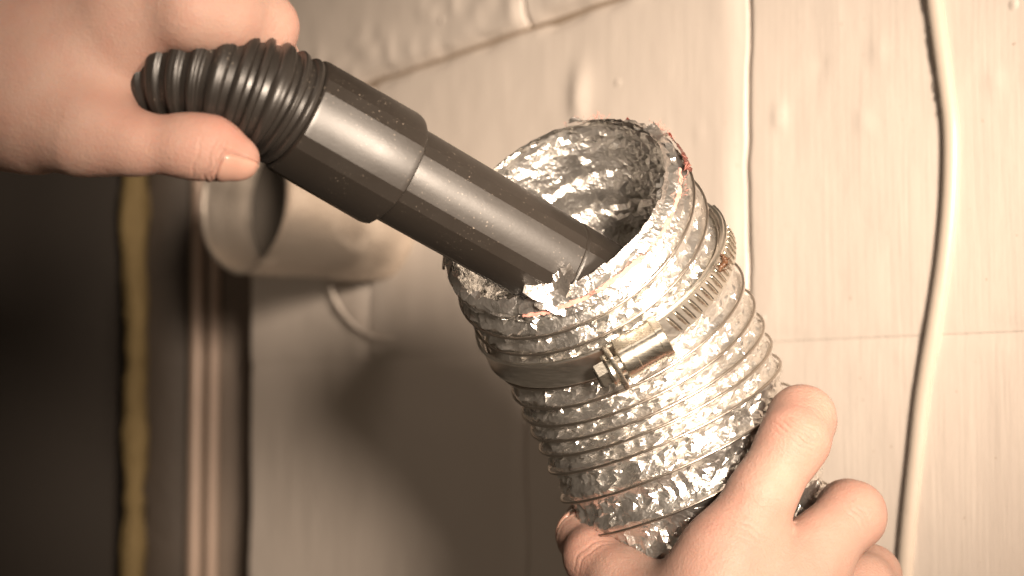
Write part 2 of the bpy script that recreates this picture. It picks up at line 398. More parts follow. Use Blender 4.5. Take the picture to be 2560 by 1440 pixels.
mesh_obj('interior_shade_disc', [(rp * math.cos(t), L_P - 0.036 + y, rp * math.sin(t)) for y in (0.0, 0.002) for t in a], grid_faces(2, 40, True) + [tuple(range(40)), tuple(range(79, 39, -1))], M['gap'], parent=vp)  # near-black disc stands in for the shade deep inside the pipe
q = [(vs - 0.012 + 0.073 * math.cos(a), 0.0015, vz - 0.011 + 0.069 * math.sin(a)) for a in np.linspace(0, 2 * math.pi, 90)]
v, f = tube(q, 0.0014 + 0.0003 * np.sin(np.arange(90) * 1.7), 8, up=(0, 1, 0)); mesh_obj('sealant_ring', v, f, M['paint'], parent=vp)

# ------------------------------------------------------------------ foil duct
R_D = 0.0437
T0 = nrm([0.45, 0.63, -0.64]); T1 = nrm([0.385, 0.05, -0.92])
c = P(1404, 546, 0.51); C_ = []; step = 0.001
c = c - T0 * 0.012
for i in range(-12, 236):
    k = min(1, max(0, i * step / 0.088)); t = nrm(T0 * (1 - k) + T1 * k); C_.append(c.copy()); c = c + t * step
C_ = np.array(C_); S_ = np.arange(-12, 236) * step
Tt, E1, E2 = frames(C_, np.array([0.334, -0.78, -0.535]))     # E1 faces the camera, E2 lies across
def duct(sv, psi, r):
    """points on the duct; psi = 0 faces the camera, + turns towards image right"""
    sv = np.asarray(sv, float); psi = np.asarray(psi, float)
    g = lambda A: np.stack([np.interp(sv, S_, A[:, k]) for k in range(3)], -1)
    cc, a, b = g(C_), g(E1), g(E2)
    return cc + (np.asarray(r)[..., None] if np.ndim(r) else r) * (np.cos(psi)[..., None] * a + SGN * np.sin(psi)[..., None] * b)
SGN = 1.0
if duct(0.0, 1.0, R_D)[0] < duct(0.0, -1.0, R_D)[0]: SGN = -1.0
ridge = np.array([-0.015, -0.003, 0.0083, 0.0190, 0.0295, 0.0395, 0.0505, 0.0600, 0.0677, 0.0747, 0.0825, 0.0935, 0.1060, 0.119, 0.132, 0.145, 0.158, 0.171, 0.184, 0.197, 0.210, 0.223, 0.236])
nr = 9; N = 142
def s_of(ph): return np.interp(ph, np.arange(len(ridge)), ridge)
def rim_edge(psi): return -0.0052 + 0.0014 * vnoise(psi * 2.2 + 40, psi * 0, 4) + 0.0007 * vnoise(psi * 9 + 40, psi * 0, 5) + 0.0004 * vnoise(psi * 34 + 90, psi * 0, 6)
J = np.arange(0, (len(ridge) - 1) * nr + nr)
PH = J[:, None] / nr - (np.arange(N) / N)[None, :]            # ridge phase, falls by one in each turn
PSI = np.broadcast_to((np.arange(N) / N * 2 * math.pi)[None, :], PH.shape).copy()
isr = (np.arange(len(J)) % nr == 0)[:, None]
fr_ = np.where(isr, 0.0, (J % nr)[:, None] / nr)
jit = np.where(isr, 0.0, 1.0)
PHj = PH + jit * rng.uniform(-0.045, 0.045, PH.shape)
PSIj = PSI + jit * rng.uniform(-0.36, 0.36, PH.shape) * (2 * math.pi / N)
# the stray ring of helix seam: make sure the jitter matches nothing else than itself (seam shares vertices)
Sv = s_of(np.clip(PHj, 0, len(ridge) - 1)); 
k0 = np.clip(np.floor(PH + 1e-9).astype(int), 0, len(ridge) - 2); gap = ridge[k0 + 1] - ridge[k0]
fx = np.clip(PHj - k0, 0, 1)
sag = np.sin(np.pi * fx) ** 0.75 * (0.0006 + 0.17 * gap)
pl = np.sin(PSI * 47 + 5 * vnoise(PSI * 9, PH * 1.0, 12)) * np.sin(np.pi * fx) * 0.0005
big = 0.0006 * vnoise(PSI * 5.5, PH * 1.7, 13) - 0.0008 * np.sin(np.pi * fx) * (1 - np.abs(vnoise(PSI * 8 + PH * 2.2, PH * 1.3 - PSI * 2.0, 14))) ** 5
ri = R_D - sag + (pl + big) * jit + jit * np.clip(rng.standard_normal(PH.shape), -1.8, 1.8) * (0.00006 + 0.00030 * np.clip(0.5 + 0.9 * vnoise(PSI * 7, PH * 1.9, 19), 0, 1) ** 1.3)
# torn collar beyond the last wire leans inwards
lean = np.clip(-Sv / 0.006, 0, 1.3); ri = ri - 0.0034 * lean ** 1.3
edge = rim_edge(PSI)
torn = Sv < edge
Vd = duct(np.maximum(Sv, edge), PSIj, ri)
vid = lambda j, i: (j * N + i) if i < N else ((j - nr) * N if j >= nr else -1)
faces = []
for j in range(len(J) - 1):
    for i in range(N):
        q = (vid(j, i), vid(j, i + 1), vid(j + 1, i + 1), vid(j + 1, i))
        if min(q) < 0: continue
        if sum(torn.flat[x] for x in q) >= 3: continue
        if PH[j, i] >= len(ridge) - 1.02 or PH[j, i] < 0: continue
        if random.random() < 0.5: faces += [(q[0], q[1], q[2]), (q[0], q[2], q[3])]
        else: faces += [(q[0], q[1], q[3]), (q[1], q[2], q[3])]
def compact(v, f):
    used = np.unique(np.array([i for q in f for i in q])); mp = -np.ones(len(v), int); mp[used] = np.arange(len(used))
    return v[used], [tuple(int(mp[i]) for i in q) for q in f]
fd = empty('foil_duct', RIG, tuple(C_[-1])); tag(fd, 'crumpled silver foil flexible duct with its torn open end tilted up', 'foil duct')
v, f = compact(Vd.reshape(-1, 3), faces)
skin_o = mesh_obj('foil_skin', v, f, M['foil'], parent=fd, smooth=True, angle=20)
# inner lining: longer wrinkles running round the bore
nS, nP = 84, 128; sl = np.linspace(-0.003, 0.13, nS); pl_ = np.arange(nP) / nP * 2 * math.pi
SL, PL = np.meshgrid(sl, pl_, indexing='ij')
SLj = SL + rng.uniform(-0.0007, 0.0007, SL.shape) * (SL > 0.0); PLj = PL + rng.uniform(-0.4, 0.4, SL.shape) * 2 * math.pi / nP
wr = np.abs(vnoise(SL * 150 + 1.4 * vnoise(PL * 2, SL * 20, 61), PL * 1.1, 62)); phl = np.interp(SL, ridge, np.arange(len(ridge))) + PL / (2 * math.pi); dphl = np.abs(phl - np.round(phl))
rl = R_D - 0.0036 - 0.0013 * (1 - wr) ** 3 + 0.0016 * np.exp(-(dphl / 0.10) ** 2) - 0.0009 * vnoise(PL * 3.2, SL * 90, 63) + rng.standard_normal(SL.shape) * 0.00026
rl = rl - 0.0028 * np.clip(-SL / 0.006, 0, 1) + 0.0012 * (SL < 0.001)
fl = []
for i in range(nS - 1):
    for j in range(nP):
        k = (j + 1) % nP; q = (i * nP + j, i * nP + k, (i + 1) * nP + k, (i + 1) * nP + j)
        fl += [(q[0], q[1], q[2]), (q[0], q[2], q[3])] if random.random() < 0.5 else [(q[0], q[1], q[3]), (q[1], q[2], q[3])]
mesh_obj('inner_lining', duct(SLj, PLj, rl).reshape(-1, 3), fl, M['lining'], parent=fd, smooth=True, angle=24)
# wire coil under the foil
ph = np.arange(1.3, len(ridge) - 1.1, 1 / 110.0); ps = -(ph % 1.0) * 2 * math.pi
wp = duct(s_of(ph), ps, R_D + 0.00025 + 0.00012 * vnoise(ph * 14, ph * 0, 17))
v, f = tube(wp, 0.00050, 7); mesh_obj('wire_coil', v, f, M['wire'], parent=fd)
# torn rim: two ragged foil strips, the red film and pink lining
def strip(psi0, psi1, s_in, s_out, r_in, r_out, n, seed, m=5, rag=0.0012):
    ps = np.linspace(psi0, psi1, n); g = np.random.default_rng(seed)
    rows = []
    taper = np.clip(np.minimum(np.arange(n), np.arange(n)[::-1]) / 5.0, 0.05, 1)
    for k in range(m):
        t = k / (m - 1)
        ss = s_in + (s_out - s_in) * t * taper + (rag * vnoise(ps * 17, ps * 0 + k * 0.3, seed) + rag * 0.6 * g.standard_normal(n) * (k in (0, m - 1)))
        rr = r_in + (r_out - r_in) * t + 0.00018 * g.standard_normal(n)
        rows.append(duct(ss, ps + g.uniform(-0.4, 0.4, n) * (psi1 - psi0) / n, rr))
    v = np.stack(rows, 1).reshape(-1, 3); return v, grid_faces(n, m)
for a, b, s0, s1, r0, r1, sd in ((-0.55, 1.75, -0.0062, 0.0015, R_D - 0.0048, R_D - 0.0002, 3), (1.55, 2.6, -0.0056, 0.001, R_D - 0.004, R_D + 0.0004, 5)):
    mesh_obj('torn_rim', *strip(a, b, s0, s1, r0, r1, int(abs(b - a) * 30), sd, 6, 0.0003), M['foil_edge'], parent=fd, smooth=True, angle=22)
# a loose flap of foil where the nozzle leaves the rim
mesh_obj('torn_rim', *strip(-0.62, -0.18, -0.0105, -0.0008, R_D - 0.0085, R_D - 0.0025, 11, 15, 4, 0.0006), M['foil_edge'], parent=fd, smooth=True, angle=22)
mesh_obj('red_film', *strip(1.18, 1.66, -0.0016, 0.0026, R_D + 0.0004, R_D + 0.0013, 46, 21, 4, 0.0005), M['red_film'], parent=fd)
mesh_obj('red_film', *strip(1.78, 2.12, -0.0022, 0.0010, R_D - 0.0008, R_D + 0.0004, 40, 22, 4, 0.0005), M['red_film'], parent=fd)
for a, b, sd in ((-0.7, -0.1, 31), (-0.15, 0.75, 32), (0.7, 1.2, 33)):
    mesh_obj('pink_lining', *strip(a, b, -0.0023, -0.0013, R_D - 0.0017, R_D - 0.0008, int((b - a) * 60), sd, 3, 0.00035), M['pink'], parent=fd)
parts = []
for k in range(110):
    p0 = random.choice((1.72, 1.72, 2.45, 1.1, 0.4)) + random.gauss(0, 0.09); ss = -0.002 + random.gauss(0, 0.0012)
    q0 = duct(ss, p0, R_D + 0.0002); d = nrm(duct(ss, p0, R_D + 0.01) - q0) + 1.0 * np.array([random.gauss(0, .6) for _ in range(3)]) - Tt[0] * 0.5
    d = nrm(d) * random.uniform(0.0008, 0.0026); bend = np.array([random.gauss(0, .0003) for _ in range(3)])
    q = np.array([q0, q0 + d * 0.5 + bend, q0 + d + bend * 0.3]); parts.append(tube(q, [0.00008, 0.00007, 0.00003], 4))
fz = mesh_obj('lining_fibre', *merge(parts), M['pink'], parent=fd); fz['kind'] = 'stuff'

# ------------------------------------------------------------------ hose clamp round the duct
CS = 0.0315; RB = R_D + 0.0016
hc = empty('hose_clamp', RIG, tuple(duct(CS, 0.0, 0.0))); tag(hc, 'steel worm drive hose clamp tightened round the foil duct', 'hose clamp')
cen = duct(CS, 0.0, 0.0); cu = np.array([np.interp(CS, S_, E1[:, k]) for k in range(3)]); cw = SGN * np.array([np.interp(CS, S_, E2[:, k]) for k in range(3)]); ct = nrm(np.cross(cu, cw)); 
if np.dot(ct, T0) < 0: ct = -ct
tilt = 0.03
def ring(psi, ax, r): 
    psi = np.asarray(psi, float); ax = np.asarray(ax, float)
    r = r[..., None] if np.ndim(r) else r
    return cen + r * (np.cos(psi)[..., None] * cu + np.sin(psi)[..., None] * cw) + ax[..., None] * ct
prof = [(-0.0049, -0.0004), (-0.0049, 0.0004), (-0.0044, 0.0007), (-0.0036, 0.0003), (0.0036, 0.0003), (0.0044, 0.0007), (0.0049, 0.0004), (0.0049, -0.0004)]
n = 160; ps = np.linspace(0, 2 * math.pi, n, endpoint=False)
rows = [ring(ps, np.full(n, a), RB + b + 0.0002 * vnoise(ps * 5, ps * 0, 51)) for a, b in prof]
v = np.stack(rows, 1).reshape(-1, 3); m = len(prof); f = []
for i in range(n):
    for k in range(m): f.append((i * m + k, ((i + 1) % n) * m + k, ((i + 1) % n) * m + (k + 1) % m, i * m + (k + 1) % m))
mesh_obj('band', v, f, M['band'], parent=hc, angle=30)
PSI_H = -0.03
# free tail of the band lies on top beyond the housing, with punched slots
ps = np.linspace(PSI_H + 0.10, 1.62, 60); rows = [ring(ps, np.full(60, a), RB + b) for a, b in ((-0.0042, 0.0006), (-0.0042, 0.0014), (0.0042, 0.0014), (0.0042, 0.0006))]
mesh_obj('band_tail', np.stack(rows, 1).reshape(-1, 3), grid_faces(60, 4, True), M['band'], parent=hc, angle=30)
for k in range(17):
    p0 = PSI_H + 0.26 + k * 0.066
    if p0 > 1.5: break
    a = np.linspace(-0.0034, 0.0034, 9); qq = ring(p0 + a * 7.0, a, RB + 0.00165)
    v, f = tube(qq, 0.00052 * np.sqrt(np.clip(1 - (a / 0.0037) ** 2, 0.05, 1)), 6)
    mesh_obj('slot', v, f, M['screw'] if k % 1 == 0 else M['gap'], parent=hc)
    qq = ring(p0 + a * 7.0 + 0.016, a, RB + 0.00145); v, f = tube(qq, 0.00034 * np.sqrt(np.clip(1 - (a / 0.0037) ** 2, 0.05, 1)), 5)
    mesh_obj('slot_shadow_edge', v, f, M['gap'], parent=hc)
# housing: an arched saddle along the band direction
h0 = ring(PSI_H, 0.0, RB + 0.0045); tx = nrm(ring(PSI_H + 0.01, 0.0, RB) - ring(PSI_H - 0.01, 0.0, RB)); ty = ct; tz = nrm(np.cross(tx, ty)); 
if np.dot(tz, h0 - cen) < 0: tz = -tz
arch = [(-0.0066, -0.0040), (-0.0064, -0.0012), (-0.0056, 0.0016)] + [(-0.0056 * math.cos(a), 0.0016 + 0.0036 * math.sin(a)) for a in np.linspace(0.2, math.pi - 0.2, 9)] + [(0.0056, 0.0016), (0.0064, -0.0012), (0.0066, -0.0040)]
xs = [(-0.0078, 0.94), (-0.0074, 1.0), (-0.0030, 1.0), (-0.0028, 0.95), (0.0052, 0.95), (0.0054, 1.04), (0.0076, 1.04), (0.0080, 0.97)]
v = np.array([h0 + tx * x + ty * (a * k) + tz * (b * k) for x, k in xs for a, b in arch]); m = len(arch)
mesh_obj('screw_housing', v, grid_faces(len(xs), m, True) + [tuple(range(m))[::-1], tuple((len(xs) - 1) * m + k for k in range(m))], M['screw'], parent=hc, angle=28)
def cyl(name, c, ax, u, w_, prof, n, mat, parent, ang=30, hexa=False):
    a = np.arange(n) * 2 * math.pi / n
    v = np.array([c + ax * x + r * (math.cos(t) * u + math.sin(t) * w_) for x, r in prof for t in a])
    return mesh_obj(name, v, grid_faces(len(prof), n, True) + [tuple(range(n))[::-1], tuple((len(prof) - 1) * n + k for k in range(n))], mat, parent=parent, angle=ang)
sa = h0 + tz * 0.0006
mesh_obj('collar_plate', *box(sa - tx * 0.0102, tx, ty, tz, 0.0009, 0.0066, 0.0046, 0.0005), M['screw'], parent=hc)
scr = cyl('screw', sa, -tx, ty, tz, [(0.008, 0.0034), (0.0112, 0.0034), (0.01125, 0.0052), (0.0122, 0.0055), (0.0130, 0.0052), (0.01302, 0.0036)], 24, M['screw'], hc)
scr['_at'] = list(hc['_at'])
hx = cyl('hex_head', sa, -tx, ty, tz, [(0.0130, 0.0043), (0.0162, 0.0043), (0.0167, 0.0037)], 6, M['screw'], scr, 20)
for o_, d_ in ((ty, tz), (tz, ty)):
    mesh_obj('drive_slot', *box(sa - tx * 0.01665, tx, o_, d_, 0.00025, 0.0034 if o_ is ty else 0.0022, 0.00055), M['gap'], parent=scr)
    break
# small dry husk caught on the band
hp = [ring(0.80 + x * 0.055, -0.0035 + y * 0.0014, RB + 0.0026 + z * 0.001) for x, y, z in ((-1.1, 0.9, 0), (-0.6, 0.2, .5), (0, 0.3, 1.0), (0.5, 0.1, .9), (0.8, -0.7, .3), (0.6, -1.3, 0))]
hp = catmull(np.array(hp), 22); parts = [tube(hp, 0.00028 + 0.00095 * np.sin(np.linspace(0.25, 3.0, 22)) * (0.8 + 0.2 * np.sin(np.arange(22) * 1.9)), 10)]
for k in (4, 8, 12, 16):
    d = nrm(ct * random.uniform(-1, 1) + tx * random.uniform(-1, 1) + tz * 0.3) * 0.0035; parts.append(tube(np.array([hp[k], hp[k] + d * 0.5 + tz * 0.0006, hp[k] + d]), [0.0002, 0.00014, 0.00006], 5))
parts.append(tube(np.array([hp[0], hp[0] + tx * 0.003 + tz * 0.001, hp[0] + tx * 0.005 - ct * 0.002]), [0.00025, 0.00012, 0.00005], 5))
v, f = merge(parts); hk = mesh_obj('insect_husk', v, f, M['husk'], matrix=RIG); tag(hk, 'tiny curled brown insect husk on the slotted clamp band', 'insect husk')

# ------------------------------------------------------------------ vacuum hose with collar and nozzle tube
NA = P(741, 286, 0.452); NB = P(1452, 693, 0.498); AX = nrm(NB - NA)
vu = nrm(-np.array([0, 1, 0]) + AX * AX[1]); vu = nrm(vu - 0.15 * np.cross(AX, vu)); vw = np.cross(AX, vu)
vh = empty('vacuum_hose', RIG, tuple(NA)); tag(vh, 'black ribbed vacuum hose with faceted collar and nozzle tube pushed into the duct', 'vacuum hose')
def hexprof(rc, ch, bulge=0.03, seg=6):
    """hexagon with chamfered corners; one flat faces +u"""
    out = []; cor = [(math.cos(math.radians(30 + 60 * k)) * rc, math.sin(math.radians(30 + 60 * k)) * rc) for k in range(6)]
    for k in range(6):
        a = np.array(cor[k - 1]); b = np.array(cor[k]); d = nrm(b - a); L = np.linalg.norm(b - a); n_ = np.array([d[1], -d[0]])
        if np.dot(n_, a + b) < 0: n_ = -n_
        for t in np.linspace(ch, L - ch, seg): out.append(a + d * t + n_ * (bulge * L * (1 - ((t - L / 2) / (L / 2 - ch)) ** 2)))
    return np.array(out)
def prism(name, secs, mat, rc_ch, cap0=True, cap1=True, parent=vh):
    base = hexprof(*rc_ch); m = len(base); rm = np.max(np.linalg.norm(base, axis=1))
    v = np.array([NA + AX * x + k * (p[0] * vu + p[1] * vw) for x, k in secs for p in base]); f = grid_faces(len(secs), m, True)
    if cap0: f.append(tuple(range(m))[::-1])
    if cap1: f.append(tuple((len(secs) - 1) * m + k for k in range(m)))
    return mesh_obj(name, v, f, mat, parent=parent, angle=16)
LC = 0.0345
prism('collar', [(0.0, 0.80), (-0.0006, 0.93), (0.0, 0.985), (0.0012, 1.0), (LC - 0.0022, 1.03), (LC - 0.0006, 1.015), (LC, 0.97), (LC, 0.80)], M['plastic'], (0.0190, 0.0026, 0.045))
L2 = np.linalg.norm(NB - NA)
prism('nozzle_tube', [(LC - 0.006, 1.0), (L2 - 0.010, 0.99), (L2 - 0.0095, 0.975), (L2 - 0.0090, 0.975), (L2 - 0.0085, 0.995), (L2 + 0.016, 0.985), (L2 + 0.016, 0.86), (L2 - 0.06, 0.86)], M['plastic'], (0.01640, 0.0024, 0.045), cap0=True, cap1=True)
# ribbed hose
ctrl = [NA + AX * 0.004, NA - AX * 0.006, P(643, 236, 0.4470), P(548, 205, 0.4455), P(455, 192, 0.4495), P(375, 190, 0.4625), P(320, 196, 0.486), P(290, 206, 0.52), P(280, 228, 0.56), P(285, 270, 0.62)]
hp, hs = resample(catmull(ctrl, 400), 0.00020)
t_, e1, e2 = frames(hp, vu)
pitch = 0.0040; ph = (hs / pitch) % 1.0
xr = np.clip(np.abs(ph - 0.5) / 0.33, 0, 1); prof_r = 0.0153 + 0.0018 * np.sqrt(1 - xr ** 2) - 0.00022 * np.exp(-((ph - 0.42) / 0.07) ** 2)
n = 88; a = np.arange(n) * 2 * math.pi / n
v = hp[:, None] + prof_r[:, None, None] * (np.cos(a)[None, :, None] * e1[:, None] + np.sin(a)[None, :, None] * e2[:, None])
mesh_obj('ribbed_hose', v.reshape(-1, 3), grid_faces(len(hp), n, True), M['rubber'], parent=vh)
SCENE_MARK = True

# ------------------------------------------------------------------ hands: smooth implicit surfaces
def mm(px, py, d): return P(px, py, d) * 1000.0
def smin(a, b, k):
    h = np.clip(0.5 + 0.5 * (b - a) / k, 0, 1); return b + (a - b) * h - k * h * (1 - h)
def cone(p, a, b, ra, rb):
    ab = (b - a).astype(np.float32); t = np.clip(((p - a.astype(np.float32)) @ ab) / float(ab @ ab), 0, 1)
    q = p - a.astype(np.float32) - t[..., None] * ab
    return np.sqrt(np.einsum('...i,...i->...', q, q)) - (ra + (rb - ra) * t)
class Hand:
    def __init__(s): s.ch = []; s.palm = []; s.kp = 9.0; s.kf = 3.0; s.kj = 8.0; s.cuts = []
    def chain(s, pts, k=None): s.ch.append(([(mm(*q[:3]), q[3]) for q in pts], k or s.kf))
    def body(s, pts): s.palm.append([(mm(*q[:3]), q[3]) for q in pts])
    def f(s, p):
        out = None
        for pts in s.palm:
            for (a, ra), (b, rb) in zip(pts[:-1], pts[1:]):
                d = cone(p, a, b, ra, rb); out = d if out is None else smin(out, d, s.kp)
        fin = None
        for pts, k in s.ch:
            c = None
            for (a, ra), (b, rb) in zip(pts[:-1], pts[1:]):
                d = cone(p, a, b, ra, rb); c = d if c is None else smin(c, d, k)
            fin = c if fin is None else np.minimum(fin, c) if s.kweb == 0 else smin(fin, c, s.kweb)
        return smin(out, fin, s.kj)
    kweb = 0
def surface(fun, lo, hi, h):
    ax = [np.arange(lo[k], hi[k] + h, h, dtype=np.float32) for k in range(3)]
    nx, ny, nz = map(len, ax); q_ = 4
    cax = [a_[::q_] for a_ in ax]
    cp = np.stack(np.meshgrid(*cax, indexing='ij'), -1); CG = fun(cp.reshape(-1, 3)).reshape(cp.shape[:3])
    near = np.abs(CG) < q_ * h * 1.9
    up_ = lambda A: A.repeat(q_, 0).repeat(q_, 1).repeat(q_, 2)[:nx, :ny, :nz]
    G = up_(CG).astype(np.float32).copy(); ii = np.argwhere(up_(near))
    pts_ = np.stack([ax[k][ii[:, k]] for k in range(3)], 1); val = np.empty(len(pts_), np.float32)
    for i0 in range(0, len(pts_), 120000): val[i0:i0 + 120000] = fun(pts_[i0:i0 + 120000])
    G[ii[:, 0], ii[:, 1], ii[:, 2]] = val
    ins = G < 0; cn = ins[:-1, :-1, :-1].astype(np.int8)
    cnt = sum(ins[i:nx - 1 + i, j:ny - 1 + j, k:nz - 1 + k].astype(np.int8) for i in (0, 1) for j in (0, 1) for k in (0, 1))
    act = (cnt > 0) & (cnt < 8); idx = -np.ones(act.shape, np.int32); cells = np.argwhere(act); idx[act] = np.arange(len(cells))
    acc = np.zeros((len(cells), 3)); num = np.zeros(len(cells)); I, J_, K = cells.T
    cor = [(i, j, k) for i in (0, 1) for j in (0, 1) for k in (0, 1)]
    for a in cor:
        for d in range(3):
            if a[d]: continue
            b = list(a); b[d] = 1
            ga = G[I + a[0], J_ + a[1], K + a[2]]; gb = G[I + b[0], J_ + b[1], K + b[2]]
            m_ = (ga < 0) != (gb < 0); t = np.where(m_, ga / np.where(m_, ga - gb, 1), 0)
            q = np.array(a, float)[None] + 0; q = np.repeat(q, len(cells), 0); q[:, d] += t
            acc += q * m_[:, None]; num += m_
    V = (cells + acc / num[:, None]) * h + np.array(lo)
    quads = []
    for d in range(3):
        o1, o2 = [(1, 2), (2, 0), (0, 1)][d]
        sl0 = [slice(1, -1)] * 3; sl0[d] = slice(0, -1); sl1 = list(sl0); sl1[d] = slice(1, None)
        a = ins[tuple(sl0)]; b = ins[tuple(sl1)]
        for sgn in (0, 1):
            e = np.argwhere((a & ~b) if sgn == 0 else (~a & b))
            off = np.ones(3, int); off[d] = 0; e = e + off
            u = np.zeros(3, int); u[o1] = 1; w_ = np.zeros(3, int); w_[o2] = 1
            c = [e - u - w_, e - w_, e, e - u]
            q = np.stack([idx[tuple(x.T)] for x in c], 1)
            quads.append(q if sgn == 0 else q[:, ::-1])
    Q = np.vstack(quads); Q = Q[(Q >= 0).all(1)]
    return V, Q
def grad(fun, V, e=0.25):
    g = np.empty_like(V)
    for k in range(3):
        d = np.zeros(3); d[k] = e
        g[:, k] = fun((V + d).astype(np.float32)) - fun((V - d).astype(np.float32))
    return g / np.maximum(np.linalg.norm(g, axis=1), 1e-6)[:, None]
def project(fun, V, it=2):
    for _ in range(it):
        V = V - grad(fun, V) * fun(V.astype(np.float32))[:, None] * 0.9
    return V
def build_hand(name, H, lo, hi, h, creases, blush, at, label, beds=()):
    V, Q = surface(H.f, lo, hi, h)
    V = project(H.f, V, 2)
    me = bpy.data.meshes.new('tmp'); me.from_pydata(V.tolist(), [], Q.tolist()); o = bpy.data.objects.new('tmp', me); col.objects.link(o)
    md = o.modifiers.new('s', 'SUBSURF'); md.levels = 2; md.render_levels = 2
    dg = bpy.context.evaluated_depsgraph_get(); ev = o.evaluated_get(dg); me2 = ev.to_mesh()
    n = len(me2.vertices); V = np.empty(n * 3); me2.vertices.foreach_get('co', V); V = V.reshape(-1, 3)
    Nn = np.empty(n * 3); me2.vertices.foreach_get('normal', Nn); Nn = Nn.reshape(-1, 3)
    Q = np.empty(len(me2.loops), np.int32); me2.loops.foreach_get('vertex_index', Q); Q = Q.reshape(-1, 4)
    ev.to_mesh_clear(); bpy.data.objects.remove(o)
    # soft unevenness of flesh
    dsp = 0.22 * np.sin(V[:, 0] * 0.21 + 1.3 * np.sin(V[:, 2] * 0.13)) * np.sin(V[:, 2] * 0.19 + V[:, 1] * 0.16)
    for c, axis, face, lines, amp, wd, spread in creases:
        c = mm(*c); ax_ = nrm(axis); fc = np.array(face, float); fc = nrm(fc - ax_ * np.dot(fc, ax_)); la = np.cross(ax_, fc)
        r = V - c; t = r @ ax_; q = r @ la; m = (np.linalg.norm(r, axis=1) < 19) & ((Nn @ fc) > 0.0)
        t = t[m]; q = q[m]; out = np.zeros(m.sum()); wgt = np.clip((Nn[m] @ fc) * 1.6, 0, 1)
        for (t0, cv, a_) in lines:
            curve = t0 + cv * (q / 10) ** 2 + 0.35 * np.sin(q * 0.9 + t0 * 3)
            lim = np.exp(-(q / spread) ** 4)
            out += a_ * np.exp(-((t - curve) / wd) ** 2) * lim
        dsp[m] -= amp * out * wgt
    for c, al, ou, hl, hw in beds:
        c = mm(*c); al = nrm(al); ou = np.array(ou, float); ou = nrm(ou - al * np.dot(ou, al)); la = np.cross(al, ou); r = V - c
        x = r @ al; y = np.arctan2(r @ la, r @ ou) * 7.2
        d = np.maximum(np.abs(y) - hw, -x - hl); m = (np.linalg.norm(r, axis=1) < 22) & (x < hl + 1.0) & (r @ ou > -2)
        dsp[m] += (-0.22 * np.exp(-((d[m] + 0.1) / 0.6) ** 2) + 0.28 * np.exp(-((d[m] - 1.2) / 0.8) ** 2) - 0.3 * (d[m] < -0.3))
    V = V + Nn * dsp[:, None]
    bl = np.zeros(len(V))
    for c, r, a_ in blush: bl = np.maximum(bl, a_ * np.exp(-(np.linalg.norm(V - mm(*c), axis=1) / r) ** 2))
    rt = empty(name, RIG, tuple(np.array(at)))
    tag(rt, label, 'hand')
    o = mesh_obj('skin', V / 1000.0, [tuple(q) for q in Q.tolist()], M['skin'], parent=rt)
    at_ = o.data.attributes.new('blush', 'FLOAT', 'POINT'); at_.data.foreach_set('value', bl.astype(np.float32))
    return rt
def nail(parent, fun, c, along, out, half_l, half_w, lift=0.5):
    """nail plate laid on the fingertip: rays from the bone outward to the skin"""
    c = mm(*c); al = nrm(along); ou = np.array(out, float); ou = nrm(ou - al * np.dot(ou, al)); la = np.cross(al, ou)
    nu, nv = 22, 19
    x, y = [g.ravel() for g in np.meshgrid(np.linspace(-1, 1, nu), np.linspace(-1, 1, nv), indexing='ij')]
    wl = half_w * (1 - 0.10 * (x < 0) * x * x); ed = 1.0 - 0.16 * (y * y) * np.where(x > 0, 1, 1.3) * np.abs(x)
    ang = y * wl / 7.2; d = np.cos(ang)[:, None] * ou + np.sin(ang)[:, None] * la; o = c + al * (x * half_l * ed)[:, None]
    lo_ = np.zeros(len(x)); hi_ = np.full(len(x), 22.0)
    for _ in range(16):
        m_ = (lo_ + hi_) / 2; ins_ = fun((o + d * m_[:, None]).astype(np.float32)) < 0
        lo_ = np.where(ins_, m_, lo_); hi_ = np.where(ins_, hi_, m_)
    edge_d = 1 - np.maximum(np.abs(y), np.where(x < 0, -x, 0)) ** 6
    top = list(o + d * (lo_ + (lift * edge_d - 0.12 * (1 - edge_d)) + (np.maximum(0, x - 0.75)) * lift)[:, None]); low = list(o + d * (lo_ - 1.0)[:, None])
    v = np.array(top + low) / 1000.0; f = grid_faces(nu, nv); b = nu * nv
    rg = [i * nv for i in range(nu)] + [(nu - 1) * nv + j for j in range(1, nv)] + [i * nv + nv - 1 for i in range(nu - 2, -1, -1)] + [j for j in range(nv - 2, 0, -1)]
    for k in range(len(rg)): f.append((rg[k], rg[(k + 1) % len(rg)], b + rg[(k + 1) % len(rg)], b + rg[k]))
    return mesh_obj('fingernail', v, f, M['nail'], parent=parent)

# upper hand: closes round the hose, thumb underneath
A1 = Hand(); A1.kp = 13.0; A1.kj = 8.5; A1.kf = 5.0
A1.body([(-700, 150, .445, 30), (-160, 140, .455, 25), (90, 155, .456, 24), (225, 120, .454, 19), (320, 42, .444, 12.5)])
A1.body([(-160, 180, .458, 23), (60, 245, .446, 17), (215, 322, .438, 11.5)])
A1.body([(200, 150, .448, 13), (300, 95, .444, 9.5)])
A1.body([(-160, 160, .480, 24), (120, 110, .485, 18), (290, 50, .480, 12)])
A1.body([(-160, 170, .500, 22), (110, 130, .508, 17), (270, 70, .505, 11)])
A1.body([(-160, 190, .515, 20), (100, 160, .527, 15), (250, 100, .527, 10)])
A1.body([(100, 235, .452, 15), (180, 226, .450, 10.0)])
A1.chain([(215, 330, .438, 10.8), (330, 358, .4345, 8.1), (470, 364, .4335, 8.0), (530, 371, .434, 7.9), (596, 397, .4365, 5.9)])
A1.chain([(320, 40, .443, 12), (480, 28, .434, 10.6), (560, 36, .4385, 10.4), (648, 68, .451, 10.2), (672, 160, .487, 8.8), (612, 235, .494, 7.6)])
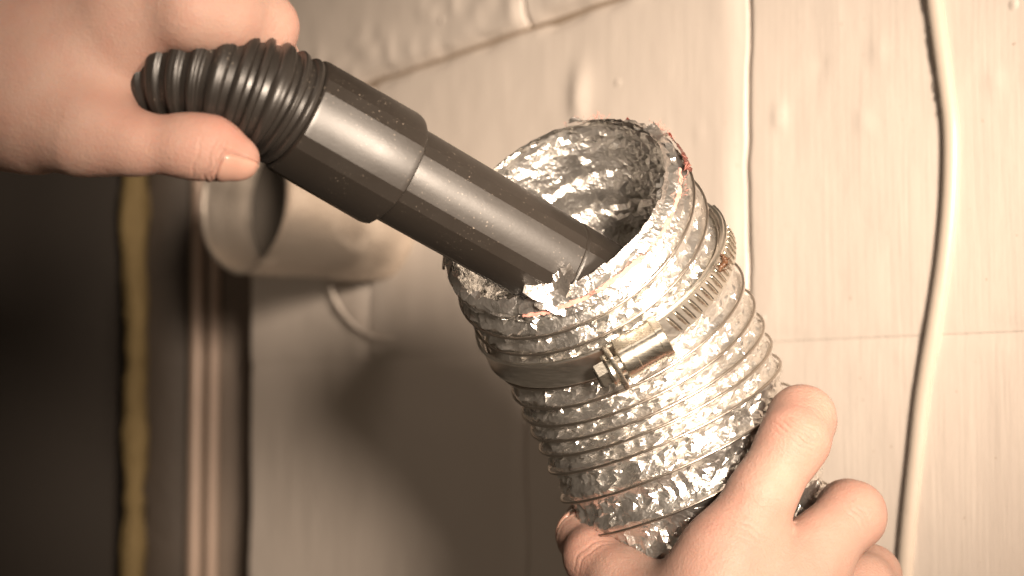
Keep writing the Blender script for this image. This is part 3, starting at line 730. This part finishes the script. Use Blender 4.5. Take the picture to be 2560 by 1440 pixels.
A1.chain([(290, 45, .480, 11.5), (570, 30, .484, 10.2), (590, 160, .505, 8.6), (500, 270, .515, 7.6)])
A1.chain([(270, 65, .505, 11), (490, 45, .507, 9.8), (505, 165, .527, 8.2), (420, 270, .535, 7.4)])
A1.chain([(250, 95, .527, 9.5), (430, 65, .530, 8.5), (445, 165, .548, 7.3), (380, 250, .555, 6.6)])
thd = mm(600, 400, .4365) - mm(470, 366, .4335)
cr1 = [((540, 385, .4337), thd, (0.1, -0.8, -0.5), [(-1.5, 0.6, 0.8), (0.4, 0.4, 1.0), (2.3, -0.3, 0.7), (-5.0, 1.0, 0.5)], 0.38, 0.42, 7),
       ((300, 195, .450), (0.75, 0, 0.5), (0, -1, 0.1), [(0, 0.3, 0.0)], 0.0, 0.6, 8),
       ((690, 40, .463), (1, 0.2, -0.3), (0.5, -0.5, 0.7), [(-2, 0.5, 1), (0.5, 0.5, 0.8), (3, 0.2, 0.7)], 0.22, 0.45, 9)]
bl1 = [((560, 345, .432), 9, 0.85), ((625, 400, .434), 5, 0.5), ((690, 90, .455), 11, 0.55), ((360, 300, .43), 14, 0.3), ((420, 420, .432), 12, 0.25), ((480, 90, .447), 14, 0.35)]
h1 = build_hand('hand', A1, np.array([-206.0, 405, 18]), np.array([-60, 570, 124.0]), 1.35, cr1, bl1, P(-160, 165, .47), 'hand closed round the black ribbed hose, thumb stretched out underneath', [((601, 398, .4362), thd, (0.12, -0.62, -0.72), 5.3, 6.2)])
nail(h1, A1.f, (601, 398, .4362), thd, (0.12, -0.62, -0.72), 5.3, 6.2)

# lower hand: wraps the duct from the front, back of the hand towards the camera
A2 = Hand(); A2.kp = 15.0; A2.kj = 10.0; A2.kf = 5.0
A2.body([(1790, 2050, .500, 27), (1800, 1720, .492, 24), (1790, 1480, .489, 15), (1815, 1385, .489, 11.5)])
A2.body([(1860, 2050, .500, 26), (1920, 1720, .495, 22), (1960, 1520, .492, 14), (1985, 1450, .493, 11.5)])
A2.body([(1930, 2050, .505, 24), (2040, 1760, .503, 20), (2080, 1590, .502, 13)])
A2.body([(1960, 2050, .512, 22), (2120, 1820, .515, 17), (2160, 1680, .515, 12)])
A2.body([(1760, 1980, .500, 24), (1700, 1700, .494, 17), (1640, 1540, .502, 12.5)])
A2.chain([(1815, 1385, .489, 11.0), (1905, 1235, .491, 10.1), (1985, 1100, .495, 10.5), (2004, 1046, .504, 9.9), (2018, 1050, .531, 9.0), (1985, 1065, .553, 7.5)])
A2.chain([(1985, 1450, .493, 11.2), (2065, 1350, .497, 10.0), (2128, 1288, .503, 10.2), (2122, 1280, .517, 9.8), (2095, 1290, .545, 8.6), (2040, 1310, .562, 7.4)])
A2.chain([(2080, 1580, .502, 11), (2150, 1470, .510, 10.2), (2172, 1440, .524, 9.8), (2130, 1440, .552, 8.3), (2080, 1450, .566, 7.2)])
A2.chain([(2160, 1670, .515, 9.5), (2205, 1590, .526, 8.8), (2180, 1575, .552, 7.6), (2130, 1580, .566, 6.6)])
A2.chain([(1640, 1540, .502, 12), (1560, 1460, .512, 11), (1488, 1395, .524, 9.6), (1462, 1340, .540, 8.6), (1462, 1300, .556, 7.0)])
ixd = mm(1985, 1100, .495) - mm(1905, 1235, .491); mdd = mm(2128, 1288, .503) - mm(2065, 1350, .497)
cr2 = [((1990, 1085, .488), ixd, (-0.1, -1, 0.1), [(-3.4, 1.2, 0.5), (-1.6, 1.0, 0.8), (0.2, 0.4, 1.0), (1.8, -0.5, 0.9), (3.4, -1.0, 0.5), (9.0, -1.6, 0.35), (10.4, -1.6, 0.3)], 0.38, 0.42, 7),
       ((1850, 1325, .482), ixd, (-0.1, -1, 0.1), [(-2.5, 0.6, 0.5), (0.0, 0.5, 0.7), (2.0, 0.2, 0.5), (4.2, 0.1, 0.4)], 0.26, 0.45, 8),
       ((2120, 1290, .496), mdd, (0, -1, 0.1), [(-2.0, 0.8, 0.7), (0.0, 0.4, 0.8), (2.0, -0.4, 0.6)], 0.29, 0.42, 7),
       ((1485, 1395, .515), mm(1462, 1340, .54) - mm(1488, 1395, .524), (-0.3, -1, 0), [(-1.0, 0.5, 0.7), (1.2, 0.2, 0.8)], 0.29, 0.45, 7)]
bl2 = [((1995, 1075, .488), 10, 0.75), ((2010, 1010, .495), 8, 0.45), ((1850, 1340, .482), 15, 0.5), ((2150, 1280, .497), 10, 0.35), ((1470, 1370, .52), 13, 0.45), ((1980, 1420, .485), 12, 0.25)]
h2 = build_hand('hand', A2, np.array([12, 455, -190.0]), np.array([142, 585, -28.0]), 1.35, cr2, bl2, P(1830, 2000, .50), 'hand wrapped round the lower foil duct, back of hand facing the camera', [((1461, 1325, .545), mm(1462, 1300, .556) - mm(1475, 1370, .532), (-0.95, -0.25, 0.1), 5.5, 6.0)])
nail(h2, A2.f, (1461, 1325, .545), mm(1462, 1300, .556) - mm(1475, 1370, .532), (-0.95, -0.25, 0.1), 5.5, 6.0)
for o in bpy.data.objects:
    if '_at' in o.keys(): del o['_at']
